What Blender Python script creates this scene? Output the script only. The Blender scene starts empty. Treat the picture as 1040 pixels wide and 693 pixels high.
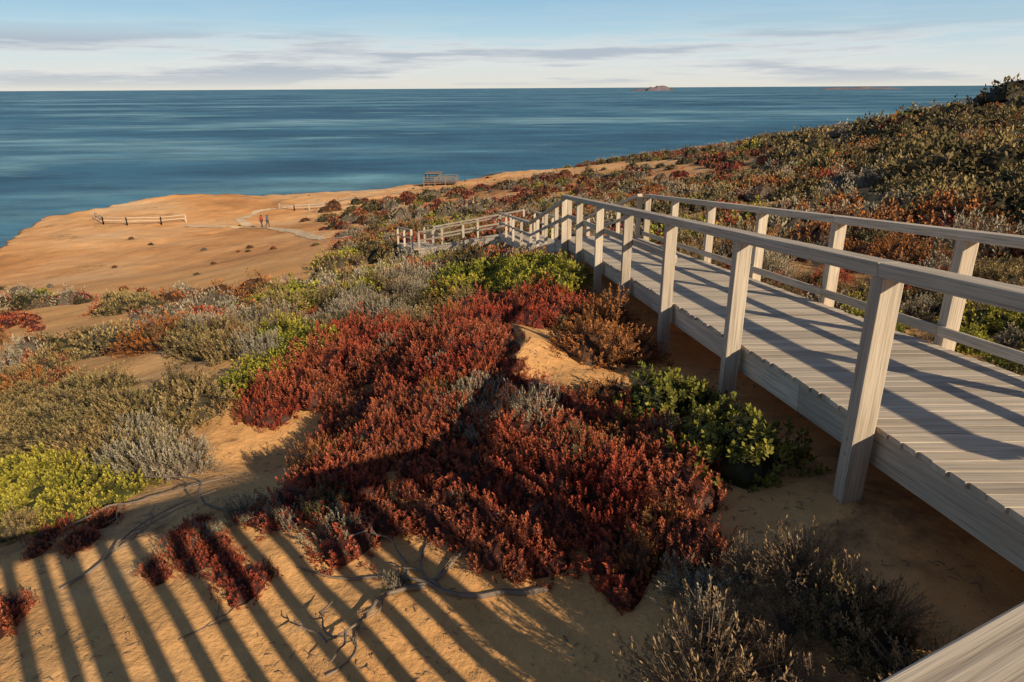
import bpy, math, random
import numpy as np
from mathutils import Vector, Matrix
random.seed(7); rng=np.random.default_rng(11)
TH=math.radians(20.2); F=700.0
cs,sn=math.cos(TH),math.sin(TH)
def ray(px,py):
    a=(px-520)/F; b=(346.5-py)/F
    return np.array([a, cs+b*sn, -sn+b*cs])
# ---------------- noise
def _h(ix,iy,seed):
    n=(ix.astype(np.int64)*374761393+iy.astype(np.int64)*668265263+seed*974634777)&0x7fffffff
    n=((n^(n>>13))*1274126177)&0x7fffffff
    return ((n^(n>>16))&0xffff)/65535.0
def vn(x,y,seed=0):
    x=np.asarray(x,float);y=np.asarray(y,float)
    ix=np.floor(x);iy=np.floor(y);fx=x-ix;fy=y-iy
    fx=fx*fx*(3-2*fx);fy=fy*fy*(3-2*fy)
    a=_h(ix,iy,seed);b=_h(ix+1,iy,seed);c=_h(ix,iy+1,seed);d=_h(ix+1,iy+1,seed)
    return (a+(b-a)*fx)*(1-fy)+(c+(d-c)*fx)*fy
def fbm(x,y,o=4,seed=0):
    s=0;a=.5
    for i in range(o):
        s=s+a*(vn(x,y,seed+i)-.5)*2; x=np.asarray(x)*2.03+17.3; y=np.asarray(y)*2.03+5.1; a*=.5
    return s
# ---------------- terrain control
ctrl=[]
for px,py,t in [(80,690,4.4),(500,690,4.2),(850,690,3.35),(240,530,5.7),(450,600,4.85),(600,560,4.95),(700,600,4.2),
    (760,490,4.9),(890,500,4.5),(690,450,5.9),(480,380,8.0),(480,325,10.3),(500,285,14.5),(300,450,8.0),(650,380,8.2),
    (0,380,15),(100,330,27),(0,300,45),(200,340,20),(300,300,32),(420,290,22),(350,240,62),(600,230,36),(700,200,55),
    (800,180,62),(0,470,9),(0,560,6.1),(1000,340,9),(1040,200,20),(1040,104,62),(900,180,35),(930,128,112),(830,137,170),
    (700,160,182),(600,168,172),(460,184,146),(300,197,126),(190,194,122),(60,215,105),(0,250,80),(270,228,96),
    (150,280,58),(-100,300,60),(200,240,82),(450,215,88),(560,260,19),(780,250,19),(850,320,10.5),(1000,120,75),
    (1000,150,42),(400,360,9.3),(560,345,9.6)]:
    ctrl.append(ray(px,py)*t)
for p in [(0,-10,-2.6),(0,-40,1),(40,-30,6),(60,10,5),(110,60,3),(-20,-10,-6),(-50,0,-15),(-50,-60,-12),(5,0,-2.3),(9,2,-1.8),(3.2,2,-2.45),(12,9,-2.2),
          (200,150,0),(350,250,-8),(-6,0,-4.4),(-3,1,-3.6),(0,0,-3.0)]:
    ctrl.append(np.array(p,float))
C=np.array(ctrl)
def tpsfit(C,lam=.02):
    n=len(C);d=np.hypot(C[:,None,0]-C[None,:,0],C[:,None,1]-C[None,:,1])
    P=np.c_[np.ones(n),C[:,:2]]
    A=np.block([[d-lam*np.eye(n),P],[P.T,np.zeros((3,3))]])
    return np.linalg.solve(A,np.r_[C[:,2],0,0,0])
Wt=tpsfit(C)
def tps(x,y):
    out=Wt[-3]+Wt[-2]*x+Wt[-1]*y
    for i in range(len(C)):
        out=out+Wt[i]*np.sqrt((x-C[i,0])**2+(y-C[i,1])**2+.35)
    return out
coast=np.array([(-55,-160),(-60,0),(-54,50),(-59,79),(-69,104),(-63,120),(-39,129),(-12,150),(20,177),(46,190),(78,186),(140,210),(300,280),(600,300),(600,-160)],float)
def inpoly(x,y,P):
    x=np.asarray(x);y=np.asarray(y);r=np.zeros(x.shape,bool);n=len(P)
    for i in range(n):
        x1,y1=P[i];x2,y2=P[(i+1)%n]
        if y1==y2: continue
        c=((y1>y)!=(y2>y))&(x<(x2-x1)*(y-y1)/(y2-y1)+x1); r^=c
    return r
def segdist(x,y,P,closed=True):
    d=np.full(np.shape(x),1e9);m=len(P) if closed else len(P)-1
    for i in range(m):
        a=P[i];b=P[(i+1)%len(P)];ab=b-a;L=ab@ab
        t=np.clip(((x-a[0])*ab[0]+(y-a[1])*ab[1])/L,0,1)
        d=np.minimum(d,np.hypot(x-a[0]-t*ab[0],y-a[1]-t*ab[1]))
    return d
# ---- boardwalk centre path with deck heights
def lx(y): return 2.6-.0737*y
WB=1.75
def tz(x,y): return float(tps(np.array([x]),np.array([y]))[0])
bw=[np.array([lx(y)+WB/2,y,-1.58-.113*y]) for y in (0.6,16.6)]
bw+= [np.array([1.55,25,min(-5.6,tz(1.55,25)+.5)])]
for x_,y_ in ((.3,33.5),(-4.4,35.6),(-6.0,41)): bw.append(np.array([x_,y_,tz(x_,y_)+.55]))
def bwinfo(x,y):
    best=np.full(np.shape(x),1e9);z=np.zeros(np.shape(x))
    for a,b in zip(bw[:-1],bw[1:]):
        ab=(b-a)[:2];L=ab@ab
        t=np.clip(((x-a[0])*ab[0]+(y-a[1])*ab[1])/L,0,1)
        d=np.hypot(x-a[0]-t*ab[0],y-a[1]-t*ab[1])
        zz=a[2]+t*(b[2]-a[2]);m=d<best
        best=np.where(m,d,best);z=np.where(m,zz,z)
    return best,z
def sst(x,a,b):
    t=np.clip((x-a)/(b-a),0,1);return t*t*(3-2*t)
def H(x,y):
    x=np.asarray(x,float);y=np.asarray(y,float)
    r=np.hypot(x,y)
    h=tps(x,y)+.13*fbm(x/1.5,y/1.5,3,3)*np.clip(r/3,0,1)+.9*fbm(x/14,y/14,4,9)*np.clip((r-10)/60,0,1)*(1-.6*sst(-x,8,24)*sst(y,52,66))
    h=h+.36*np.exp(-((x+.2)**2+(y-7.5)**2)/1.7**2)+.16*fbm(x/.9,y/.9,2,13)*np.exp(-((x+.2)**2+(y-7)**2)/9)
    h=h-.42*np.exp(-((x+2.5)**2+(y-7.3)**2)/1.1**2)
    # gently eroded headland surface
    pm=sst(-x,8,24)*sst(y,60,80)
    tt=fbm(x/26,y/18,3,33)*2.2+y*.02; fl=np.floor(tt);h=h+pm*(.34*(fl+sst(tt-fl,.36,.64)-tt)+.24*fbm(x/5,y/5,4,44))
    d,z=bwinfo(x,y)
    lim=z-.5; w=np.clip(1-(d-1.2)/1.5,0,1)
    h=np.where(h>lim,h+(lim-h)*w,h)
    ins=inpoly(x,y,coast);dd=segdist(x,y,coast)
    s=np.where(ins,-dd,dd)+4*fbm(x/10,y/10,4,21)
    k=np.clip(s/10,0,1);k=k**.5
    k=k+.03*np.sin(k*25)*(k>0)*(k<1)
    return h+(-62-h)*k
def hz(x,y): return float(H(np.array([x]),np.array([y]))[0])
def W(px,py):
    r=ray(px,py);t=np.concatenate([np.arange(2.5,30,.05),np.arange(30,260,.3)])
    P=r[None,:]*t[:,None];g=H(P[:,0],P[:,1])
    i=np.argmax(P[:,2]<g)
    if P[i,2]>=g[i]: i=len(t)-1
    return P[i]
def WP(l): return np.array([W(*p)[:2] for p in l])
# ---------------- materials
def newmat(n):
    m=bpy.data.materials.new(n);m.use_nodes=True;nt=m.node_tree
    b=nt.nodes['Principled BSDF'];return m,nt,b
def N(nt,t,**k):
    n=nt.nodes.new(t)
    for a,v in k.items(): setattr(n,a,v)
    return n
def ramp(nt,fac,stops):
    r=N(nt,'ShaderNodeValToRGB');e=r.color_ramp.elements
    while len(e)<len(stops): e.new(.5)
    for i,(p,c) in enumerate(stops):
        e[i].position=p;e[i].color=(*c,1) if len(c)==3 else c
    nt.links.new(fac,r.inputs[0]);return r.outputs[0]
def mix(nt,f,a,b,bt='MIX'):
    m=N(nt,'ShaderNodeMix',data_type='RGBA',blend_type=bt)
    for i,v in ((0,f),(6,a),(7,b)):
        if hasattr(v,'is_output'): nt.links.new(v,m.inputs[i])
        else: m.inputs[i].default_value=v if i==0 else (*v,1)
    return m.outputs[2]
def noise(nt,vec,sc,det=4,rough=.6,scale3=None):
    if scale3:
        mp=N(nt,'ShaderNodeMapping');mp.inputs['Scale'].default_value=scale3;nt.links.new(vec,mp.inputs[0]);vec=mp.outputs[0]
    n=N(nt,'ShaderNodeTexNoise');n.inputs['Scale'].default_value=sc;n.inputs['Detail'].default_value=det;n.inputs['Roughness'].default_value=rough
    nt.links.new(vec,n.inputs['Vector']);return n.outputs[0]
def bump(nt,b,h,st,dist):
    bp=N(nt,'ShaderNodeBump');bp.inputs['Strength'].default_value=st;bp.inputs['Distance'].default_value=dist
    nt.links.new(h,bp.inputs['Height']);nt.links.new(bp.outputs[0],b.inputs['Normal']);return bp
def wood(name,c1,c2):
    m,nt,b=newmat(name)
    uv=N(nt,'ShaderNodeUVMap').outputs[0]
    g=noise(nt,uv,1,4,.65,(1.6,70,1)); g2=noise(nt,uv,1,3,.6,(.7,14,1)); at=N(nt,'ShaderNodeAttribute',attribute_name='rnd').outputs['Fac']
    col=ramp(nt,g,[(.28,c1),(.55,c2)])
    d=ramp(nt,g2,[(.3,(.76,.74,.72)),(.7,(1.08,1.06,1.04))])
    col=mix(nt,1.0,col,d,'MULTIPLY')
    v=ramp(nt,at,[(0,(.76,.75,.74)),(1,(1.10,1.09,1.07))])
    col=mix(nt,1.0,col,v,'MULTIPLY')
    pos=N(nt,'ShaderNodeNewGeometry').outputs['Position']
    st=noise(nt,pos,2.2,3,.6);col=mix(nt,ramp(nt,st,[(.54,(0,0,0)),(.78,(.3,.3,.3))]),col,(.50,.36,.23))
    nt.links.new(col,b.inputs['Base Color']);b.inputs['Roughness'].default_value=.8;b.inputs['Specular IOR Level'].default_value=.25
    bump(nt,b,g,.5,.004);return m
M_wood=wood('weathered_wood',(.36,.30,.245),(.74,.655,.55))
def simple(name,c,r=.8,sc=9):
    m,nt,b=newmat(name);tc=N(nt,'ShaderNodeTexCoord').outputs['Object']
    n=noise(nt,tc,sc,4)
    col=ramp(nt,n,[(.3,tuple(v*.7 for v in c)),(.7,tuple(min(1,v*1.2) for v in c))])
    nt.links.new(col,b.inputs['Base Color']);b.inputs['Roughness'].default_value=r;return m
M_dead=simple('dead_wood',(.24,.185,.145))
# ground
def ground_mat():
    m,nt,b=newmat('sandy_ground')
    pos=N(nt,'ShaderNodeNewGeometry').outputs['Position']
    n1=noise(nt,pos,.35,4);n2=noise(nt,pos,6,5,.65);n3=noise(nt,pos,60,2,.6);n4=noise(nt,pos,.9,5,.7)
    sand=ramp(nt,n1,[(.3,(.76,.40,.155)),(.55,(.86,.49,.205)),(.75,(.90,.58,.29))])
    n5=noise(nt,pos,.05,7,.66)
    rock=ramp(nt,n5,[(.34,(.60,.29,.12)),(.45,(.82,.42,.175)),(.56,(.90,.53,.26)),(.70,(.92,.64,.39))])
    hl=N(nt,'ShaderNodeAttribute',attribute_name='rock').outputs['Fac']
    sand=mix(nt,hl,sand,rock)
    sand=mix(nt,1.0,sand,ramp(nt,n2,[(.3,(.84,.82,.80)),(.7,(1.08,1.06,1.04))]),'MULTIPLY')
    sand=mix(nt,ramp(nt,n3,[(.66,(0,0,0)),(.74,(1,1,1))]),sand,(.30,.17,.08))
    cr=noise(nt,pos,.22,6,.75);cf=mix(nt,1.0,ramp(nt,cr,[(.56,(0,0,0)),(.67,(.8,.8,.8))]),hl,'MULTIPLY')
    sand=mix(nt,cf,sand,(.40,.22,.11))
    nz=N(nt,'ShaderNodeSeparateXYZ');nt.links.new(N(nt,'ShaderNodeNewGeometry').outputs['Normal'],nz.inputs[0])
    lay=noise(nt,pos,1,4,.6,(.08,.08,1.6))
    cl=ramp(nt,lay,[(.35,(.30,.15,.08)),(.5,(.52,.29,.15)),(.65,(.66,.46,.30))])
    sand=mix(nt,ramp(nt,nz.outputs['Z'],[(.62,(1,1,1)),(.82,(0,0,0))]),sand,cl)
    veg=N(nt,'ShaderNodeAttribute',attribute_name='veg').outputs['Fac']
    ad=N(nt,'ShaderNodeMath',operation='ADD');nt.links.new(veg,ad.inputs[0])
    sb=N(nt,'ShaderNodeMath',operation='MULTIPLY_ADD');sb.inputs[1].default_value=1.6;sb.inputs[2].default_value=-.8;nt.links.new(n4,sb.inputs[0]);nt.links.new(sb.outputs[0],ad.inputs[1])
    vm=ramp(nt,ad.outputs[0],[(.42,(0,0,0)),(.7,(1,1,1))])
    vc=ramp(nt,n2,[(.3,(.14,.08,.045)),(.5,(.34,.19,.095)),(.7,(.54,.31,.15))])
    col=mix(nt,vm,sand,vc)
    nt.links.new(col,b.inputs['Base Color']);b.inputs['Roughness'].default_value=.95;b.inputs['Specular IOR Level'].default_value=.1
    bump(nt,b,n2,.6,.06);return m
M_ground=ground_mat()
def ocean_mat():
    m,nt,b=newmat('sea_water')
    pos=N(nt,'ShaderNodeNewGeometry').outputs['Position']
    big=noise(nt,pos,1,5,.62,(.0011,.0032,1));mid=noise(nt,pos,1,5,.7,(.010,.026,1));w=noise(nt,pos,1,4,.7,(.12,.2,1))
    near=noise(nt,pos,1,5,.6,(.004,.009,1))
    col=ramp(nt,big,[(.36,(.020,.095,.175)),(.47,(.036,.15,.25)),(.53,(.06,.20,.31)),(.60,(.18,.37,.47)),(.70,(.30,.50,.57))])
    col=mix(nt,ramp(nt,near,[(.54,(0,0,0)),(.64,(.7,.7,.7))]),col,(.20,.43,.50))
    col=mix(nt,1.0,col,ramp(nt,mid,[(.34,(.50,.55,.60)),(.66,(1.4,1.38,1.35))]),'MULTIPLY')
    nt.links.new(col,b.inputs['Base Color']);b.inputs['Roughness'].default_value=.4;b.inputs['Specular IOR Level'].default_value=.2
    bump(nt,b,w,.9,1.5);return m
M_sea=ocean_mat()
# ---------------- mesh helpers
def obj(name,me,parent=None,mats=()):
    o=bpy.data.objects.new(name,me);bpy.context.scene.collection.objects.link(o)
    for m in mats: me.materials.append(m)
    if parent: o.parent=parent
    return o
def empty(name):
    o=bpy.data.objects.new(name,None);bpy.context.scene.collection.objects.link(o);return o
class MB:
    def __init__(s): s.v=[];s.f=[];s.uv=[];s.r=[]
    def beam(s,p0,p1,w,h,up=(0,0,1),rnd=None):
        p0=Vector(p0);p1=Vector(p1);a=(p1-p0);L=a.length;a.normalize();up=Vector(up)
        sd=a.cross(up).normalized();u=sd.cross(a).normalized();b=len(s.v)
        for P in (p0,p1):
            for i,j in ((-1,-1),(1,-1),(1,1),(-1,1)): s.v.append(P+sd*(w/2*i)+u*(h/2*j))
        o=random.random()*50;o2=random.random()*50;r=random.random() if rnd is None else rnd
        fs=[((0,1,2,3),'e'),((7,6,5,4),'e'),((0,4,5,1),w),((1,5,6,2),h),((2,6,7,3),w),((3,7,4,0),h)]
        off=0
        for q,k in fs:
            s.f.append([b+i for i in q]);s.r.append(r)
            if k=='e': s.uv+= [(o,o2),(o+.02,o2+w),(o+.02,o2+w+h),(o,o2+h)]
            else:
                s.uv+= [(o,o2+off),(o+L,o2+off),(o+L,o2+off+k),(o,o2+off+k)];off+=k
    def tube(s,pts,rad,n=6):
        b=len(s.v)
        for i,(p,r) in enumerate(zip(pts,rad)):
            p=Vector(p);t=(Vector(pts[min(i+1,len(pts)-1)])-Vector(pts[max(i-1,0)])).normalized()
            x=t.cross(Vector((.3,.2,1))).normalized();y=t.cross(x)
            for k in range(n):
                a=2*math.pi*k/n;s.v.append(p+x*math.cos(a)*r+y*math.sin(a)*r)
        for i in range(len(pts)-1):
            for k in range(n):
                q=[b+i*n+k,b+i*n+(k+1)%n,b+(i+1)*n+(k+1)%n,b+(i+1)*n+k]
                s.f.append(q);s.uv+=[(0,0)]*4;s.r.append(.5)
    def make(s,name,mat,parent=None,bevel=0):
        me=bpy.data.meshes.new(name);me.from_pydata([tuple(v) for v in s.v],[],s.f)
        ul=me.uv_layers.new(name='UVMap');ul.data.foreach_set('uv',np.array(s.uv,dtype=np.float32).ravel())
        at=me.attributes.new('rnd','FLOAT','FACE');at.data.foreach_set('value',np.array(s.r,dtype=np.float32))
        o=obj(name,me,parent,[mat])
        if bevel:
            md=o.modifiers.new('bevel','BEVEL');md.width=bevel;md.segments=2;md.limit_method='ANGLE'
        return o
# ---------------- bare polygons
bare=[[(-40,300),(-40,240),(60,208),(190,193),(430,185),(600,169),(700,162),(700,167),(560,180),(430,198),(350,208),(310,220),(360,236),(340,262),(260,296),(120,306),(0,290)],
 [(0,306),(90,306),(160,322),(70,350),(0,350)],
 [(50,372),(110,358),(200,356),(262,368),(250,396),(130,392)],
 [(-60,600),(0,572),(130,540),(260,540),(480,550),(560,590),(640,570),(700,520),(720,450),(780,470),(880,520),(780,560),(690,600),(660,690),(640,900),(-60,900)],
 [(180,475),(260,432),(340,412),(380,400),(330,455),(270,505),(200,495)],
 [(520,333),(560,335),(640,368),(700,402),(650,392),(570,370)],
 [(210,300),(260,285),(400,263),(410,271),(300,292)],[(870,190),(905,185),(915,215),(880,225)],[(890,160),(935,155),(930,172)],[(930,250),(980,250),(985,262),(940,264)]]
bareW=[WP(b) for b in bare]
def isbare(x,y):
    x=np.asarray(x,float);y=np.asarray(y,float);r=np.hypot(x,y);a=np.clip(r/18,.05,3)
    X2=x+a*fbm(x/a/1.5,y/a/1.5,3,61);Y2=y+a*fbm(x/a/1.5+9,y/a/1.5,3,63)
    q=np.zeros(np.shape(x),bool)
    for b in bareW: q|=inpoly(X2,Y2,b)
    return q
# ---------------- terrain mesh
n=440;u=np.linspace(-1,1,n);k=5.5
gx=2.87*np.sinh(k*u)*1.25;gy=6+2.87*np.sinh(k*u)*1.1
def sheet(name,X,Y,Z,nx,ny):
    me=bpy.data.meshes.new(name);me.vertices.add(nx*ny);me.vertices.foreach_set('co',np.c_[X,Y,Z].astype(np.float32).ravel())
    i=np.arange(nx*ny).reshape(ny,nx);q=np.stack([i[:-1,:-1],i[:-1,1:],i[1:,1:],i[1:,:-1]],-1).reshape(-1,4)
    me.loops.add(q.size);me.loops.foreach_set('vertex_index',q.ravel().astype(np.int32))
    me.polygons.add(len(q));me.polygons.foreach_set('loop_start',np.arange(0,q.size,4,dtype=np.int32));
    me.update(calc_edges=True);me.polygons.foreach_set('use_smooth',np.ones(len(q),bool))
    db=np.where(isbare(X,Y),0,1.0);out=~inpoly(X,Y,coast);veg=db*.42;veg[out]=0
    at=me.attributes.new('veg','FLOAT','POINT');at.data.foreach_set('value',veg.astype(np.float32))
    rk=sst(Y,35,60)
    at=me.attributes.new('rock','FLOAT','POINT');at.data.foreach_set('value',rk.astype(np.float32))
    obj(name,me,None,[M_ground])
gx=np.unique(np.concatenate([gx,np.arange(-80,-8,.6)]));gy=np.unique(np.concatenate([gy,np.arange(60,150,.6)]))
X,Y=np.meshgrid(gx,gy);X=X.ravel();Y=Y.ravel();Z=H(X,Y)
sheet('ground',X,Y,Z,len(gx),len(gy))
# ocean
me=bpy.data.meshes.new('ocean');S=45000
me.from_pydata([(-S,-S,-48),(S,-S,-48),(S,S,-48),(-S,S,-48)],[],[(0,1,2,3)]);obj('ocean',me,None,[M_sea])
# islands
M_isl=simple('island_rock',(.17,.13,.15),.9,.01)
def isl(cx,cy,wd,ht,sd):
    vs=[];fs=[];m_=26
    for a in range(m_):
        x=-1+2*a/(m_-1);h=ht*(max(0,1-x*x)**.45)*(.6+.6*vn(np.array([a*.5]),np.array([sd*3.1]))[0])
        for yy,hh in ((-60,-50),(-25,-48+h*.9),(25,-48+h),(60,-50)): vs.append((cx+x*wd/2,cy+yy,hh))
    for a in range(m_-1):
        for c in range(3): fs.append((a*4+c,(a+1)*4+c,(a+1)*4+c+1,a*4+c+1))
    me=bpy.data.meshes.new('island');me.from_pydata(vs,[],fs);obj('island',me,None,[M_isl])
isl(1830,9000,330,52,1);isl(1750,9050,560,26,2);isl(4600,9600,1100,30,3)
# ---------------- boardwalk
root=empty('wooden_boardwalk')
posts=MB();rails=MB();deck=MB();frame=MB()
def P(y,off,dz=0):
    return Vector((lx(y)+off,y,-1.58-.113*y+dz))
y=1.4
while y<16.6:
    w=.135
    j=random.uniform(-.012,.012)
    deck.beam(P(y,-.02+j,-.02),P(y,WB+.02+j,-.02),w-.009,.036,up=(0,.113,1)); y+=w
for o_ in (0,WB):
    sgn=-1 if o_==0 else 1
    for a,b in ((1.4,4.9),(4.9,9.1),(9.1,13.3),(13.3,16.6)):
        frame.beam(P(a,o_+sgn*-.02,-.155),P(b-.006,o_+sgn*-.02,-.155),.05,.23)
for a,b in ((1.4,8),(8,16.6)): frame.beam(P(a,WB/2,-.13),P(b,WB/2,-.13),.06,.18)
RH=1.06
py_=[1.8+2.1*i for i in range(8)]
for yy in py_:
    for o_ in (-.115,WB+.115):
        p=P(yy,o_);g=hz(p.x,p.y)-.3
        posts.beam((p.x,p.y,g),(p.x,p.y,p.z+RH-.085),.13,.13,up=(0,1,0))
        sx=-1 if o_<0 else 1
        for dz in (-.09,-.2):
            c=p+Vector((sx*.068,0,dz));posts.beam(c-Vector((.004,0,0)),c+Vector((.006,0,0)),.022,.022,rnd=0)
for o_ in (-.115,WB+.115):
    for a,b in zip([1.5]+py_[1::2],py_[1::2]+[16.6]):
        if b-a<.05: continue
        rails.beam(P(a,o_,RH-.045),P(b-.005,o_,RH-.045),.15,.085)
    if o_>0:
        for a,b in zip(py_[:-1],py_[1:]):
            rails.beam(P(a,o_-.085,.55),P(b-.004,o_-.085,.55),.035,.095)
            rails.beam(P(a,o_-.085,.13),P(b-.004,o_-.085,.13),.035,.095)
    else:
        for a,b in zip(py_[3:-1],py_[4:]): rails.beam(P(a,o_+.085,.55),P(b-.004,o_+.085,.55),.035,.095)
rails.beam(P(1.55,-.115,RH-.16),P(2.6,-.115,RH-.16),.04,.12)  # unseen board and palings, added to cast shadow stripes across the mound
yy=2.02
while yy<2.6:
    rails.beam(P(yy,-.15,.03),P(yy,-.15,RH-.11),.022,.10,up=(0,1,0))
    yy+=.225
deck.make('deck_planks',M_wood,root);frame.make('side_beams',M_wood,root,.006);posts.make('posts',M_wood,root,.006);rails.make('handrails',M_wood,root,.008)
# lower flights
root2=empty('boardwalk_stairs')
a=MB()
def flight(p0,p1,wd,steps):
    p0=Vector(p0);p1=Vector(p1);d=p1-p0;L=Vector((d.x,d.y,0)).length;h=Vector((d.x,d.y,0)).normalized();s=h.cross(Vector((0,0,1)))
    nn=int(L/.3) if steps else int(L/.14)
    for i in range(nn):
        c=p0+d*((i+.5)/nn);a.beam(c-s*wd/2,c+s*wd/2,L/nn*.93,.04)
    for sg in (-1,1):
        o=s*(sg*(wd/2+.05))
        a.beam(p0+o-Vector((0,0,.15)),p1+o-Vector((0,0,.15)),.05,.26)
        a.beam(p0+o+Vector((0,0,1.0)),p1+o+Vector((0,0,1.0)),.12,.07)
        a.beam(p0+o+Vector((0,0,.55)),p1+o+Vector((0,0,.55)),.04,.08)
        k=max(2,int(L/1.9))
        for i in range(k+1):
            c=p0+d*(i/k)+o;a.beam((c.x,c.y,hz(c.x,c.y)-.3),(c.x,c.y,c.z+1.0),.10,.10,up=(0,1,0))
q=[bw[1]+np.array([0,.1,0])]+bw[2:]
flight(q[0],q[1],1.6,True);flight(q[1],q[2],1.6,True);flight(q[2],q[3],1.5,False);flight(q[3],q[4],1.5,True)
a.make('stairs_and_rails',M_wood,root2)
# photographer platform with slatted railing
root3=empty('viewing_platform')
a=MB();dv=Vector((.89,.45,0)).normalized();nv=Vector((-dv.y,dv.x,0));o0=Vector((.37,.525,0))-nv*.07
PW=2.1;DZ=-2.08  # unseen deck set low so the slats throw longer shadow stripes
def Q(s,t,z): return o0+dv*s-nv*t+Vector((0,0,z))
s=-4.5
while s<4.2:
    a.beam(Q(s,.08,DZ),Q(s,PW-.05,DZ),.127,.036);s+=.135
a.beam(Q(-4.5,.03,DZ-.12),Q(4.2,.03,DZ-.12),.05,.2);a.beam(Q(-4.5,PW,DZ-.12),Q(4.2,PW,DZ-.12),.05,.2)
a.beam(Q(-4.5,0,-.55-.02),Q(2.45,0,-.57),.14,.045);a.beam(Q(-4.5,0,-.68),Q(2.45,0,-.68),.045,.16)
s=-4.4
while s<2.45:
    a.beam(Q(s,.035,DZ),Q(s,.035,-.63),.10,.022,up=tuple(nv));s+=.225
for s in (-4.4,-2.4,-.4,1.6):
    for t in (0,PW):
        p=Q(s,t,0);a.beam((p.x,p.y,hz(p.x,p.y)-.3),(p.x,p.y,-.6 if t==0 else -1.15),.11,.11,up=tuple(nv))
a.beam(Q(-4.5,PW,-1.12),Q(1.8,PW,-1.12),.14,.045)
# steps up from the lower landing to the boardwalk
for i,(yy,zz) in enumerate(((1.22,-1.80),(.98,-1.94))):
    a.beam((lx(yy)+.05,yy,zz),(lx(yy)+WB-.05,yy,zz),.24,.04)
a.make('platform_structure',M_wood,root3,.004)
# distant lookout fence, shelter platform
def postfence(name,pts,h=1.1,sp=2.2):
    m=MB();pts=[np.array(p) for p in pts]
    for a_,b_ in zip(pts[:-1],pts[1:]):
        L=np.hypot(*(b_-a_)[:2]);k=max(1,int(L/sp));pr=None
        for i in range(k+1):
            c=a_+(b_-a_)*i/k;g=hz(c[0],c[1]);m.beam((c[0],c[1],g-.3),(c[0],c[1],g+h),.13,.13,up=(0,1,0))
            if pr is not None:
                for hh in (h-.05,h*.55): m.beam((pr[0],pr[1],pr[2]+hh),(c[0],c[1],g+hh),.09,.09)
            pr=(c[0],c[1],g)
    return m.make(name,M_wood)
postfence('lookout_fence',[W(98,221),W(106,226),W(130,227),W(165,227),W(190,224)])
postfence('lookout_fence',[W(330,212),W(300,213),W(285,211)],.9)
c0=W(449,187)
e=empty('lookout_shelter');m=MB()
cx,cy=c0[0],c0[1]
zf=max(hz(cx+i*3,cy+j*2) for i in (-1,0,1) for j in (-1,0,1))+.3
for i in range(26): m.beam((cx-3.2+i*.25,cy-2,zf),(cx-3.2+i*.25,cy+2,zf),.23,.06)
for i in (-3.1,-1,1,3.1):
    for j in (-1.9,1.9): m.beam((cx+i,cy+j,zf-2.5),(cx+i,cy+j,zf+1.1),.14,.14,up=(0,1,0))
for j in (-1.9,1.9):
    for hh in (1.12,.75,.4): m.beam((cx-3.2,cy+j,zf+hh),(cx+3.2,cy+j,zf+hh),.1,.1)
for i in (-3.1,3.1):
    for hh in (1.12,.6): m.beam((cx+i,cy-1.9,zf+hh+.003),(cx+i,cy+1.9,zf+hh+.003),.09,.09)
for i in (-2.4,-.2):
    for j in (-1.4,1.4): m.beam((cx+i,cy+j,zf),(cx+i,cy+j,zf+1.7),.12,.12,up=(0,1,0))
m.beam((cx-1.3,cy-1.8,zf+1.8),(cx-1.3,cy+1.8,zf+1.75),3.0,.1)
m.make('platform_frame',simple('dark_weathered_timber',(.24,.19,.15)),e)
# footpath ribbon across the headland
M_path=simple('packed_path',(.80,.58,.36),.95,2)
def path(name,pts,w):
    P_=[np.array(p[:2]) for p in pts];fine=[]
    for a_,b_ in zip(P_[:-1],P_[1:]):
        k=max(2,int(np.hypot(*(b_-a_))/1.0))
        fine+= [a_+(b_-a_)*i/k for i in range(k)]
    fine.append(P_[-1]);vs=[];fs=[]
    for i,p in enumerate(fine):
        t=fine[min(i+1,len(fine)-1)]-fine[max(i-1,0)];t/=np.hypot(*t);s_=np.array([-t[1],t[0]]);ww=w*(.8+.4*random.random())/2
        for k_ in (-1,-.3,.3,1):
            c=p+s_*ww*k_;vs.append((c[0],c[1],hz(c[0],c[1])+.05))
    for i in range(len(fine)-1):
        for k_ in range(3): fs.append((i*4+k_,i*4+k_+1,i*4+k_+5,i*4+k_+4))
    me=bpy.data.meshes.new(name);me.from_pydata(vs,[],fs);obj(name,me,None,[M_path])
path('footpath',[W(420,240),W(385,243),W(350,240),W(300,234),W(270,230),W(235,229),W(190,228)],1.4)
path('footpath',[W(255,229),W(243,222),W(262,214),W(310,208),W(380,198),W(440,190)],1.3)
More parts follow.
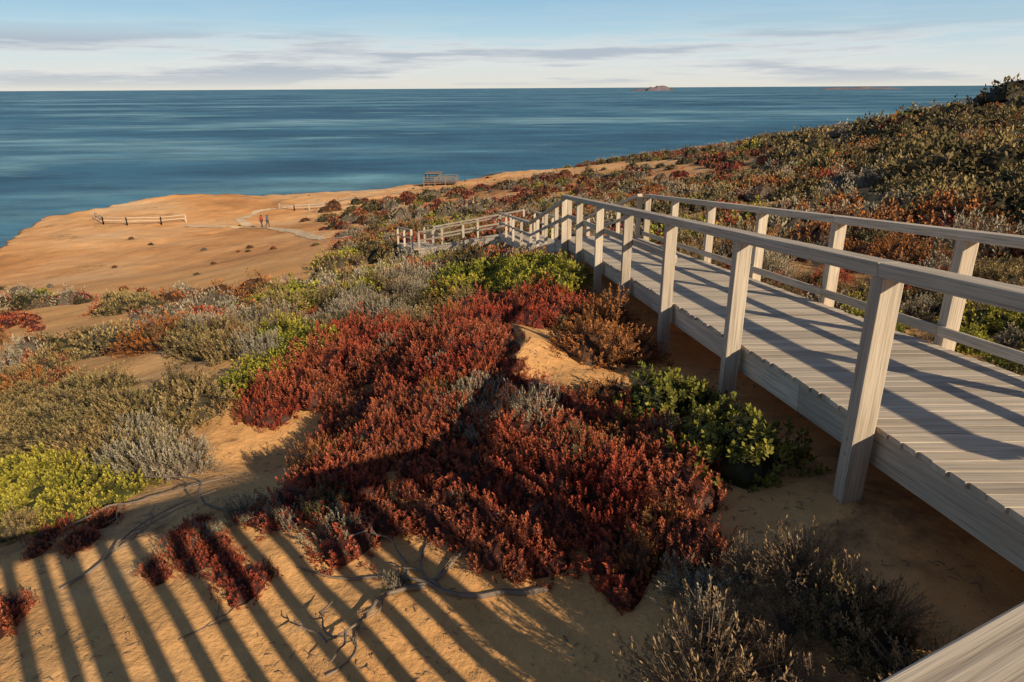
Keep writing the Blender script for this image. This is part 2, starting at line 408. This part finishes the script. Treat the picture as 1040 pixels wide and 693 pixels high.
# ---------------- people (two walkers on the headland)
def person(pos,yaw,shirt,trs,hair,stride):
    e=empty('person')
    def skin(name,vs,es,rad,col,rt=0):
        me=bpy.data.meshes.new(name);me.from_pydata(vs,es,[]);o=obj(name,me,e,[simple('cloth_'+name,col)])
        o.modifiers.new('skin','SKIN')
        if len(me.skin_vertices):
            for i,r in enumerate(rad): me.skin_vertices[0].data[i].radius=(r,r)
            me.skin_vertices[0].data[rt].use_root=True
        s_=o.modifiers.new('sub','SUBSURF');s_.levels=1;s_.render_levels=1
    st=stride
    skin('trousers',[(0,0,.95),(.1,0,.9),(.11,.12*st,.5),(.11,.02*st+.1*st,.1),(.11,.2*st+.06,.04),(-.1,0,.9),(-.11,-.06*st,.5),(-.11,-.26*st,.12),(-.11,-.2*st+.06,.04)],
         [(0,1),(1,2),(2,3),(3,4),(0,5),(5,6),(6,7),(7,8)],[.14,.1,.07,.05,.05,.1,.07,.05,.05],trs)
    skin('torso',[(0,0,.95),(0,0,1.15),(0,.01,1.38),(.18,0,1.42),(.24,-.06*st,1.15),(.25,.06,.92),(-.18,0,1.42),(-.24,.08*st,1.15),(-.25,.16,.95),(0,.01,1.5)],
         [(0,1),(1,2),(2,3),(3,4),(4,5),(2,6),(6,7),(7,8),(2,9)],[.14,.13,.14,.075,.05,.04,.075,.05,.04,.06],shirt)
    skin('head',[(0,.01,1.48),(0,.02,1.58),(0,.03,1.66),(0,.11,1.62)],[(0,1),(1,2),(1,3)],[.05,.085,.09,.02],(.45,.28,.2))
    skin('hair',[(0,-.02,1.62),(0,-.01,1.71),(0,-.05,1.6)],[(0,1),(0,2)],[.085,.075,.07],hair)
    for sx,hy,hzz in ((.25,.07,.88),(-.25,.17,.91)):
        vs=[(sx,hy,hzz),(sx,hy+.01,hzz-.07)];es=[(0,1)];rr=[.026,.03]
        for f in range(4):
            a_=(f-1.5)*.02;vs+=[(sx,hy+.01+a_,hzz-.11),(sx,hy+.02+a_,hzz-.16+abs(f-1.4)*.008)];b_=len(vs);es+=[(1,b_-2),(b_-2,b_-1)];rr+=[.009,.008]
        vs+=[(sx,hy+.05,hzz-.06),(sx,hy+.065,hzz-.1)];b_=len(vs);es+=[(1,b_-2),(b_-2,b_-1)];rr+=[.01,.009]
        skin('hand',vs,es,rr,(.45,.28,.2))
    e.location=pos;e.rotation_euler=(0,0,yaw)
for px_,yw,sh,tr,ha,stv in ((267,1.2,(.45,.06,.05),(.05,.06,.1),(.05,.03,.02),1),(273,1.4,(.08,.12,.2),(.08,.07,.06),(.1,.06,.03),-1)):
    p=W(px_,230);person((p[0],p[1],hz(p[0],p[1])),yw,sh,tr,ha,stv)

# ---------------- vegetation prototypes
def leafmat(name,bark,inner,tipA,tipB,rough=.6):
    m,nt,b=newmat(name)
    t=N(nt,'ShaderNodeAttribute',attribute_name='tint').outputs['Fac']
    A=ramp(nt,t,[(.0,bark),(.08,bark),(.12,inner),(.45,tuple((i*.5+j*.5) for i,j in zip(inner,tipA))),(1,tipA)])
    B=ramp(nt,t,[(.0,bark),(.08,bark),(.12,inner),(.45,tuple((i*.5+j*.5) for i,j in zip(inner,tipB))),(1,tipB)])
    oi=N(nt,'ShaderNodeObjectInfo').outputs['Random'];pos=N(nt,'ShaderNodeNewGeometry').outputs['Position'];nz=noise(nt,pos,1.1,1,.65)
    ma=N(nt,'ShaderNodeMath',operation='MULTIPLY_ADD');ma.inputs[1].default_value=.6;nt.links.new(oi,ma.inputs[0])
    mm=N(nt,'ShaderNodeMath',operation='MULTIPLY_ADD');mm.inputs[1].default_value=2.2;mm.inputs[2].default_value=-.9;nt.links.new(nz,mm.inputs[0]);nt.links.new(mm.outputs[0],ma.inputs[2])
    ma.use_clamp=True
    col=mix(nt,ma.outputs[0],A,B)
    nt.links.new(col,b.inputs['Base Color']);b.inputs['Roughness'].default_value=rough;b.inputs['Specular IOR Level'].default_value=.2
    return m
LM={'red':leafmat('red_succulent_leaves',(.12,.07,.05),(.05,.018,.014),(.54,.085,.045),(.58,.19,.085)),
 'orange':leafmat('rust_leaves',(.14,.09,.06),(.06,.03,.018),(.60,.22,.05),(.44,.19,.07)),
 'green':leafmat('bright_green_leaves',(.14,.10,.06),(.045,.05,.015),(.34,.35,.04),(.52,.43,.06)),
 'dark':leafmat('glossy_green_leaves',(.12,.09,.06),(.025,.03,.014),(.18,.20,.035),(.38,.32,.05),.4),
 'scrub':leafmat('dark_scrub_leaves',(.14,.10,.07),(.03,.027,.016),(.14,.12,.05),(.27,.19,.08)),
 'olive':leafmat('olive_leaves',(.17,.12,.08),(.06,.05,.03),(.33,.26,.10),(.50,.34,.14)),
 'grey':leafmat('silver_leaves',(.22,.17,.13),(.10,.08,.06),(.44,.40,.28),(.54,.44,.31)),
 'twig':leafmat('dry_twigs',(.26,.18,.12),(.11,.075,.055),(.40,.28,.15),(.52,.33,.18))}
def nrm(a): return a/np.maximum(np.linalg.norm(a,axis=-1,keepdims=True),1e-9)
def proto(name,mat,R,Hs,ns,nl,sl,L,Wd,up,stems,seed,spread=(15,65),core=.7):
    g=np.random.default_rng(seed)
    ph=g.uniform(0,2*np.pi,ns);cz=g.uniform(0,1,ns)**.9;sz=np.sqrt(1-cz*cz)
    d=np.c_[sz*np.cos(ph),sz*np.sin(ph),cz]
    lump=1+.3*np.sin(d[:,0]*5+seed)*np.sin(d[:,1]*5+seed*2)+g.uniform(-.22,.14,ns)
    tip=d*(R*lump)[:,None];tip[:,2]*=Hs
    ax=nrm(d*(1-up)+np.array([0,0,up])+g.normal(0,.2,(ns,3)))
    s=np.tile(np.linspace(0.02,1,nl),ns);I=np.repeat(np.arange(ns),nl);m=ns*nl
    A=ax[I];ref=nrm(np.cross(A,nrm(g.normal(size=(ns,3)))[I]));r2=np.cross(A,ref)
    phi=np.tile(np.arange(nl)*2.4,ns)+g.uniform(0,.6,m)
    r=ref*np.cos(phi)[:,None]+r2*np.sin(phi)[:,None]
    el=np.radians(spread[0]+(spread[1]-spread[0])*s+g.uniform(-12,12,m))
    ld=nrm(r*np.cos(el)[:,None]+A*np.sin(el)[:,None])
    root_=tip[I]+A*((s-1)*sl)[:,None]
    wv=nrm(np.cross(ld,A+1e-3));LL=(L*g.uniform(.7,1.2,m))[:,None]
    v=np.stack([root_,root_+ld*LL*.55+wv*Wd/2,root_+ld*LL,root_+ld*LL*.55-wv*Wd/2],1).reshape(-1,3)
    f=np.arange(4*m).reshape(-1,4)
    hh=np.clip(root_[:,2]/(R*Hs),0,1)
    spt=g.uniform(-.15,.15,ns)[I]
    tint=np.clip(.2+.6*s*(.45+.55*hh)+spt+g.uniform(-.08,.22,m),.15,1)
    V=[v];Fc=[f];T=[tint]
    if stems:
        J=g.choice(ns,min(stems,ns),replace=False);b0=np.c_[g.normal(0,.08*R,(len(J),2)),np.zeros(len(J))]
        e=tip[J];mid=(b0+e)/2+np.c_[g.normal(0,.06*R,(len(J),3))]
        w=.007
        for aa,bb in ((b0,mid),(mid,e)):
            for ww in (np.array([w,0,0]),np.array([0,w,0])):
                vv=np.stack([aa-ww,aa+ww,bb+ww*.6,bb-ww*.6],1).reshape(-1,3);o=sum(len(x) for x in V)
                V.append(vv);Fc.append(np.arange(len(vv)).reshape(-1,4)+o);T.append(np.zeros(len(vv)//4))
    if core:
        nu,nvv=14,6;o=sum(len(x) for x in V);cv=[]
        for b_ in range(nvv+1):
            el_=b_/nvv*math.pi/2
            for a_ in range(nu):
                az=a_/nu*2*math.pi;rr=R*core*(1+.15*math.sin(az*3+seed))
                cv.append((math.cos(el_)*math.cos(az)*rr,math.cos(el_)*math.sin(az)*rr,math.sin(el_)*rr*Hs))
        V.append(np.array(cv));fl=[]
        for b_ in range(nvv):
            for a_ in range(nu): fl.append((o+b_*nu+a_,o+b_*nu+(a_+1)%nu,o+(b_+1)*nu+(a_+1)%nu,o+(b_+1)*nu+a_))
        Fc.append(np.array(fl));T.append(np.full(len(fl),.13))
    V=np.concatenate(V);Fc=np.concatenate(Fc);T=np.concatenate(T)
    me=bpy.data.meshes.new(name);me.from_pydata(V.tolist(),[],Fc.tolist())
    at=me.attributes.new('tint','FLOAT','FACE');at.data.foreach_set('value',T.astype(np.float32))
    me.materials.append(mat);return bpy.data.objects.new(name,me)
spec={
 'red':  (1,.74,190,18,.26,.085,.036,.6,0,(5,60),.74),
 'orange':(1,.85,220,15,.22,.08,.034,.35,50,(5,60),.72),
 'green':(1,.78,230,12,.18,.10,.052,.45,40,(0,60),.75),
 'dark': (1,.8,210,12,.18,.12,.07,.4,40,(0,55),.72),
 'scrub':(1,.85,200,13,.22,.11,.045,.4,60,(5,60),.7),
 'olive':(1,.8,210,14,.22,.10,.036,.45,70,(10,65),.6),
 'grey': (1,.85,190,16,.28,.09,.03,.5,90,(15,70),.5),
 'twig': (1,.85,190,10,.26,.08,.024,.45,190,(20,70),.3)}
cols={}
for ki,(k_,p) in enumerate(spec.items()):
    for lod in (0,1,2):
        c=bpy.data.collections.new('proto_%s_%d'%(k_,lod))
        for vv in range(3):
            R,Hs,ns,nl,sl,L,Wd,up,st,spd,core=p
            if lod==1: ns=90;nl=7;L*=1.6;Wd*=2.1;st=0;core=.78
            if lod==2: ns=44;nl=5;L*=2.0;Wd*=3;st=0;core=.85
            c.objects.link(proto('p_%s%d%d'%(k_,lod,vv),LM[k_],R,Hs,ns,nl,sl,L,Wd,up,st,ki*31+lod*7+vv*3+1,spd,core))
        cols[(k_,lod)]=c
def scatter_obj(name,coll,P_,rot,scl):
    me=bpy.data.meshes.new(name);me.from_pydata(P_.tolist(),[],[])
    a1=me.attributes.new('rot','FLOAT_VECTOR','POINT');a1.data.foreach_set('vector',rot.astype(np.float32).ravel())
    a2=me.attributes.new('scl','FLOAT_VECTOR','POINT');a2.data.foreach_set('vector',scl.astype(np.float32).ravel())
    a3=me.attributes.new('idx','INT','POINT');a3.data.foreach_set('value',rng.integers(0,3,len(P_)).astype(np.int32))
    o=obj(name,me)
    ng=bpy.data.node_groups.new(name,'GeometryNodeTree')
    ng.interface.new_socket('Geometry',in_out='INPUT',socket_type='NodeSocketGeometry');ng.interface.new_socket('Geometry',in_out='OUTPUT',socket_type='NodeSocketGeometry')
    gi=ng.nodes.new('NodeGroupInput');go=ng.nodes.new('NodeGroupOutput');ip=ng.nodes.new('GeometryNodeInstanceOnPoints');ci=ng.nodes.new('GeometryNodeCollectionInfo')
    ci.inputs['Collection'].default_value=coll;ci.inputs['Separate Children'].default_value=True;ci.inputs['Reset Children'].default_value=True
    def na(n_,t):
        x=ng.nodes.new('GeometryNodeInputNamedAttribute');x.data_type=t;x.inputs['Name'].default_value=n_;return x.outputs[0]
    ip.inputs['Pick Instance'].default_value=True
    L_=ng.links.new
    L_(gi.outputs[0],ip.inputs['Points']);L_(ci.outputs[0],ip.inputs['Instance']);L_(na('idx','INT'),ip.inputs['Instance Index'])
    L_(na('rot','FLOAT_VECTOR'),ip.inputs['Rotation']);L_(na('scl','FLOAT_VECTOR'),ip.inputs['Scale']);L_(ip.outputs[0],go.inputs[0])
    md=o.modifiers.new('scatter','NODES');md.node_group=ng
store={}
def put(k_,x,y,s,hs=1.0):
    r=np.hypot(x,y);d,_=bwinfo(x,y)
    ok=d>WB/2+.18+s*.75
    rel=np.c_[x-o0.x,y-o0.y];tt=-(rel@np.array([nv.x,nv.y]))
    ok&=~((tt>-.45)&(tt<2.8)&(x<5))
    x,y,s,r=x[ok],y[ok],s[ok],r[ok]
    if len(x)==0: return
    s=s*(1+.35*fbm(x/.9,y/.9,2,77)*np.where(r<20,1,.3))
    z=H(x,y)-s*.08
    hsv=hs*rng.uniform(.7,1.3,len(x))
    for lod in (0,1,2):
        m=(r<18) if lod==0 else ((r>=18)&(r<70)) if lod==1 else (r>=70)
        if m.any(): store.setdefault((k_,lod),[]).append(np.c_[x,y,z,s,s*hsv][m])
def jgrid(x0,x1,y0,y1,sp):
    a,b=np.meshgrid(np.arange(x0,x1,sp),np.arange(y0,y1,sp));a=a.ravel();b=b.ravel()
    return a+rng.uniform(-.5,.5,len(a))*sp,b+rng.uniform(-.5,.5,len(a))*sp
mound=[(300,505),(335,420),(390,345),(470,328),(530,350),(590,390),(640,412),(700,450),(716,520),(706,565),(640,600),(560,588),(480,552),(330,552),(255,530)]
patches=[('red',mound,.245,(.17,.34),1.05,.97),
 ('orange',mound,.8,(.18,.32),1.2,.5),('grey',mound,.9,(.14,.28),1.25,.4),('scrub',mound,1.1,(.18,.32),1.2,.5),
 ('red',[(250,410),(330,352),(405,325),(400,350),(350,405),(280,425)],.3,(.25,.44),1.05,1),
 ('red',[(140,600),(170,540),(250,530),(245,605)],.2,(.12,.2),1.2,.8),
 ('grey',[(120,540),(280,510),(300,535),(200,550)],.28,(.12,.24),1.2,.8),
 ('red',[(20,560),(60,530),(140,520),(130,545)],.28,(.14,.24),1,.7),
 ('grey',[(440,450),(445,365),(515,380),(515,440)],.26,(.18,.28),1.2,.55),
 ('orange',[(590,365),(600,318),(655,318),(690,355),(670,372)],.4,(.4,.62),1,1),
 ('red',[(470,325),(500,312),(570,308),(600,320),(580,332),(520,330)],.4,(.3,.5),1,.8),
 ('green',[(465,308),(490,280),(600,278),(600,298),(540,311)],.5,(.4,.65),.9,1),
 ('dark',[(640,412),(700,385),(790,400),(842,440),(838,480),(760,480),(700,440)],.28,(.24,.42),1,1),
 ('grey',[(800,500),(850,490),(850,505),(810,510)],.2,(.15,.2),1,1),
 ('green',[(240,400),(262,368),(312,350),(328,358),(290,395)],.42,(.32,.5),1,1),
 ('olive',[(180,370),(192,350),(240,346),(245,364)],.6,(.45,.7),1,1),
 ('green',[(-60,550),(-60,480),(110,470),(130,500),(60,535)],.34,(.26,.45),.9,1),
 ('olive',[(-60,470),(-60,400),(90,395),(200,415),(215,450),(150,480)],.45,(.35,.6),.9,.85),
 ('orange',[(-60,430),(-60,400),(90,395),(120,415)],.8,(.3,.5),1,.5),
 ('grey',[(120,485),(130,445),(190,440),(190,480)],.35,(.28,.42),1.1,1),
 ('olive',[(110,318),(120,304),(165,306),(170,316)],.8,(.6,.9),1,1),
 ('red',[(0,330),(0,318),(40,322),(40,334)],.9,(.4,.6),1,.8),
 ('red',[(160,335),(200,318),(250,318),(230,338)],.8,(.4,.65),1,.7),
 ('green',[(270,322),(290,308),(335,306),(325,322)],.8,(.5,.8),1,1),
 ('twig',[(680,720),(690,640),(760,570),(870,540),(960,540),(1010,570),(1060,640),(1000,760)],.3,(.2,.38),1.1,.95),
 ('grey',[(675,670),(695,600),(780,580),(780,670)],.26,(.2,.34),1.2,.9),
 ('olive',[(820,600),(850,550),(960,535),(1000,590),(960,640)],.33,(.24,.44),1.35,.9),
 ('scrub',[(760,650),(820,590),(960,600),(1000,650),(900,720)],.4,(.22,.4),1.2,.8),
 ('red',[(-60,720),(-60,610),(10,600),(30,720)],.25,(.18,.28),1,1),
 ('grey',[(385,612),(400,600),(412,612),(400,622)],.15,(.1,.14),1.2,1)]
pw=[]
for k_,pl,sp,sr,hs,pr in patches:
    Pw=WP(pl);pw.append(Pw);lo=Pw.min(0);hi=Pw.max(0)
    x,y=jgrid(lo[0]-sp,hi[0]+sp,lo[1]-sp,hi[1]+sp,sp)
    wx=x+.35*fbm(x/.8,y/.8,3,5);wy=y+.35*fbm(x/.8+7,y/.8,3,6)
    m=inpoly(wx,wy,Pw)&(rng.random(len(x))<pr);x,y=x[m],y[m]
    put(k_,x,y,rng.uniform(sr[0],sr[1],len(x)),hs)
def fill(r0,r1,sp,s0,s1,azm=52):
    x,y=jgrid(-r1,r1,-5,r1,sp);r=np.hypot(x,y);az=np.degrees(np.arctan2(x,y))
    ib=isbare(x,y)
    m=(r>=r0)&(r<r1)&(np.abs(az)<azm)&((~ib)|((rng.random(len(x))<.035)&(r>20)))&inpoly(x,y,coast)&(segdist(x,y,coast)>4)
    for P_ in pw: m&=~inpoly(x,y,P_)
    x,y,r,ib=x[m],y[m],r[m],ib[m]
    n1=fbm(x/6,y/6,3,50);n2=fbm(x/3.5,y/3.5,3,70);q=rng.random(len(x));n3=fbm(x/7,y/7,3,90)
    keep=rng.random(len(x))<np.clip(np.where(r>14,.78,.92)+n3*2.0,0.06,1);
    kind=np.full(len(x),'olive',dtype='<U8')
    kind[n1>.08]='red';kind[(n1<-.18)&(q<.75)]='grey';kind[(n2>.30)&(n1<.12)]='green';kind[(n2<-.2)]='orange'
    kind[q<.10]='grey';kind[(q>.10)&(q<.20)]='twig';kind[(q>.20)&(q<.28)]='red';kind[(q>.84)]='scrub'
    rt=(x>6+.3*y);qq=rng.random(len(x));kind[rt&(qq<.36)]='scrub';kind[rt&(qq>.36)&(qq<.62)]='olive';kind[rt&(qq>.62)&(qq<.74)]='twig';kind[rt&(kind=='green')]='dark';kind[rt&(kind=='red')&(qq<.93)]='orange'
    for k_ in spec:
        mm=(kind==k_)&keep
        if mm.any(): put(k_,x[mm],y[mm],rng.uniform(s0,s1,mm.sum())*(.8 if k_=='twig' else 1)*np.where(ib[mm],.4,1)*np.where(rt[mm],1.3,1))
fill(5.5,14,.48,.2,.48,60);fill(14,30,.7,.25,.78,55);fill(30,75,1.15,.4,1.15);fill(75,240,2.2,.6,1.5,50)
nm={'red':'red_heath_shrubs','orange':'rust_coloured_shrubs','green':'green_coastal_shrubs','dark':'glossy_green_shrubs','scrub':'dark_coastal_scrub','olive':'olive_coastal_shrubs','grey':'silver_saltbush','twig':'dry_twiggy_shrubs'}
for (k_,lod),l in store.items():
    A_=np.concatenate(l)
    rot=np.c_[rng.normal(0,.13,len(A_)),rng.normal(0,.13,len(A_)),rng.uniform(0,6.28,len(A_))]
    scatter_obj(('','distant_','far_')[lod]+nm[k_],cols[(k_,lod)],A_[:,:3],rot,np.c_[A_[:,3],A_[:,3],A_[:,4]])
# ---------------- dead branches
def branch(start,ang,L,r,depth,mb,z0=0.0):
    pts=[];rad=[];p=np.array([start[0],start[1]],float);d=ang;n_=14;zz=z0;vz=random.uniform(.0,.04)
    for i in range(n_):
        g=hz(p[0],p[1]);pts.append((p[0],p[1],g+max(.0,zz)+r*.6));rad.append(max(.0025,r*(1-.75*i/n_)))
        d+=random.uniform(-.42,.42);p=p+np.array([math.cos(d),math.sin(d)])*L/n_
        vz+=random.uniform(-.03,.03);zz=max(0,min(.12,zz+vz*L*.3))
        if depth<2 and i>2 and random.random()<.24: branch((p[0],p[1]),d+random.choice((-1,1))*random.uniform(.5,1),L*random.uniform(.3,.5),r*.6,depth+1,mb,zz)
    mb.tube(pts,rad)
for st,en,r in (((555,604),(290,594),.024),((430,600),(330,588),.018),((400,598),(540,596),.016),((60,600),(240,530),.014),((60,540),(160,490),.014),((250,520),(120,500),.014),((330,690),(385,650),.009),((180,650),(215,620),.007)):
    a_=W(*st);b_=W(*en);mb=MB();v_=(b_-a_)[:2];branch(a_[:2],math.atan2(v_[1],v_[0]),np.linalg.norm(v_)*1.1,r,0,mb);mb.make('dead_branch',M_dead)
# litter: small twigs and leaf scraps on the sand
mb=MB()
lx0=rng.uniform(-5.5,2.6,3600);ly0=rng.uniform(2.2,7.5,3600);dn=fbm(lx0/.7,ly0/.7,3,8)
for x,y,dd_ in zip(lx0,ly0,dn):
    if dd_<.0 : continue
    g=hz(x,y);a_=random.uniform(0,6.3);L=random.uniform(.015,.08);r=random.uniform(.0015,.004)
    mb.tube([(x,y,g+.004),(x+math.cos(a_)*L/2,y+math.sin(a_)*L/2,g+.012),(x+math.cos(a_+.4)*L,y+math.sin(a_+.4)*L,g+.004)],[r,r,r*.6],3)
mb.make('sand_litter',M_dead)
# ---------------- world & sun
w=bpy.data.worlds.new('World');bpy.context.scene.world=w;w.use_nodes=True;nt=w.node_tree
EL=math.radians(26);AZ=math.radians(140)
sky=N(nt,'ShaderNodeTexSky',sky_type='NISHITA');sky.sun_disc=False;sky.sun_elevation=EL;sky.sun_rotation=AZ;sky.altitude=50;sky.air_density=1.0;sky.dust_density=.5;sky.ozone_density=2.5
bg=nt.nodes['Background'];bg.inputs['Strength'].default_value=.062
nt.links.new(sky.outputs[0],bg.inputs[0])
tc=N(nt,'ShaderNodeTexCoord').outputs['Generated']
sep=N(nt,'ShaderNodeSeparateXYZ');nt.links.new(tc,sep.inputs[0])
hb=N(nt,'ShaderNodeBackground');hc=ramp(nt,sep.outputs['Z'],[(0,(.82,.79,.71)),(.03,(.74,.80,.80)),(.07,(.48,.69,.81)),(.12,(.29,.54,.76))]);nt.links.new(hc,hb.inputs[0])
hm=N(nt,'ShaderNodeMixShader');hf=ramp(nt,sep.outputs['Z'],[(0,(.9,)*3),(.11,(.85,)*3),(.16,(0,0,0))])
nt.links.new(hf,hm.inputs[0]);nt.links.new(bg.outputs[0],hm.inputs[1]);nt.links.new(hb.outputs[0],hm.inputs[2])
n1=noise(nt,tc,1,8,.62,(2.6,2.6,38))
band=ramp(nt,sep.outputs['Z'],[(.0,(.0,)*3),(.008,(.6,)*3),(.02,(1,1,1)),(.055,(1,)*3),(.07,(.25,)*3),(.11,(.10,)*3),(.3,(0,0,0))])
cm=ramp(nt,n1,[(.42,(0,0,0)),(.53,(1,1,1))])
mk=mix(nt,1.0,cm,band,'MULTIPLY')
b2=N(nt,'ShaderNodeBackground');cc=ramp(nt,n1,[(.45,(.84,.82,.79)),(.58,(.42,.48,.56))]);nt.links.new(cc,b2.inputs[0]);b2.inputs[1].default_value=1
ms=N(nt,'ShaderNodeMixShader');mf=N(nt,'ShaderNodeMath',operation='MULTIPLY');mf.inputs[1].default_value=.8;nt.links.new(mk,mf.inputs[0])
nt.links.new(mf.outputs[0],ms.inputs[0]);nt.links.new(hm.outputs[0],ms.inputs[1]);nt.links.new(b2.outputs[0],ms.inputs[2]);nt.links.new(ms.outputs[0],nt.nodes['World Output'].inputs[0])
ld=bpy.data.lights.new('sun','SUN');ld.energy=5;ld.angle=math.radians(.5);ld.color=(1,.82,.57)
lo=bpy.data.objects.new('sun',ld);bpy.context.scene.collection.objects.link(lo)
sd=Vector((math.sin(AZ)*math.cos(EL),math.cos(AZ)*math.cos(EL),math.sin(EL)));lo.rotation_euler=sd.to_track_quat('Z','Y').to_euler()
cd=bpy.data.cameras.new('camera');cam=bpy.data.objects.new('camera',cd);bpy.context.scene.collection.objects.link(cam)
cd.sensor_width=36;cd.lens=36*F/1040;cd.clip_start=.05;cd.clip_end=100000
cam.matrix_world=Matrix.Rotation(math.radians(90)-TH,4,'X')@Matrix.Rotation(math.radians(-.33),4,'Z')
sc=bpy.context.scene;sc.camera=cam;sc.view_settings.view_transform='Standard';sc.view_settings.look='None';sc.view_settings.exposure=0
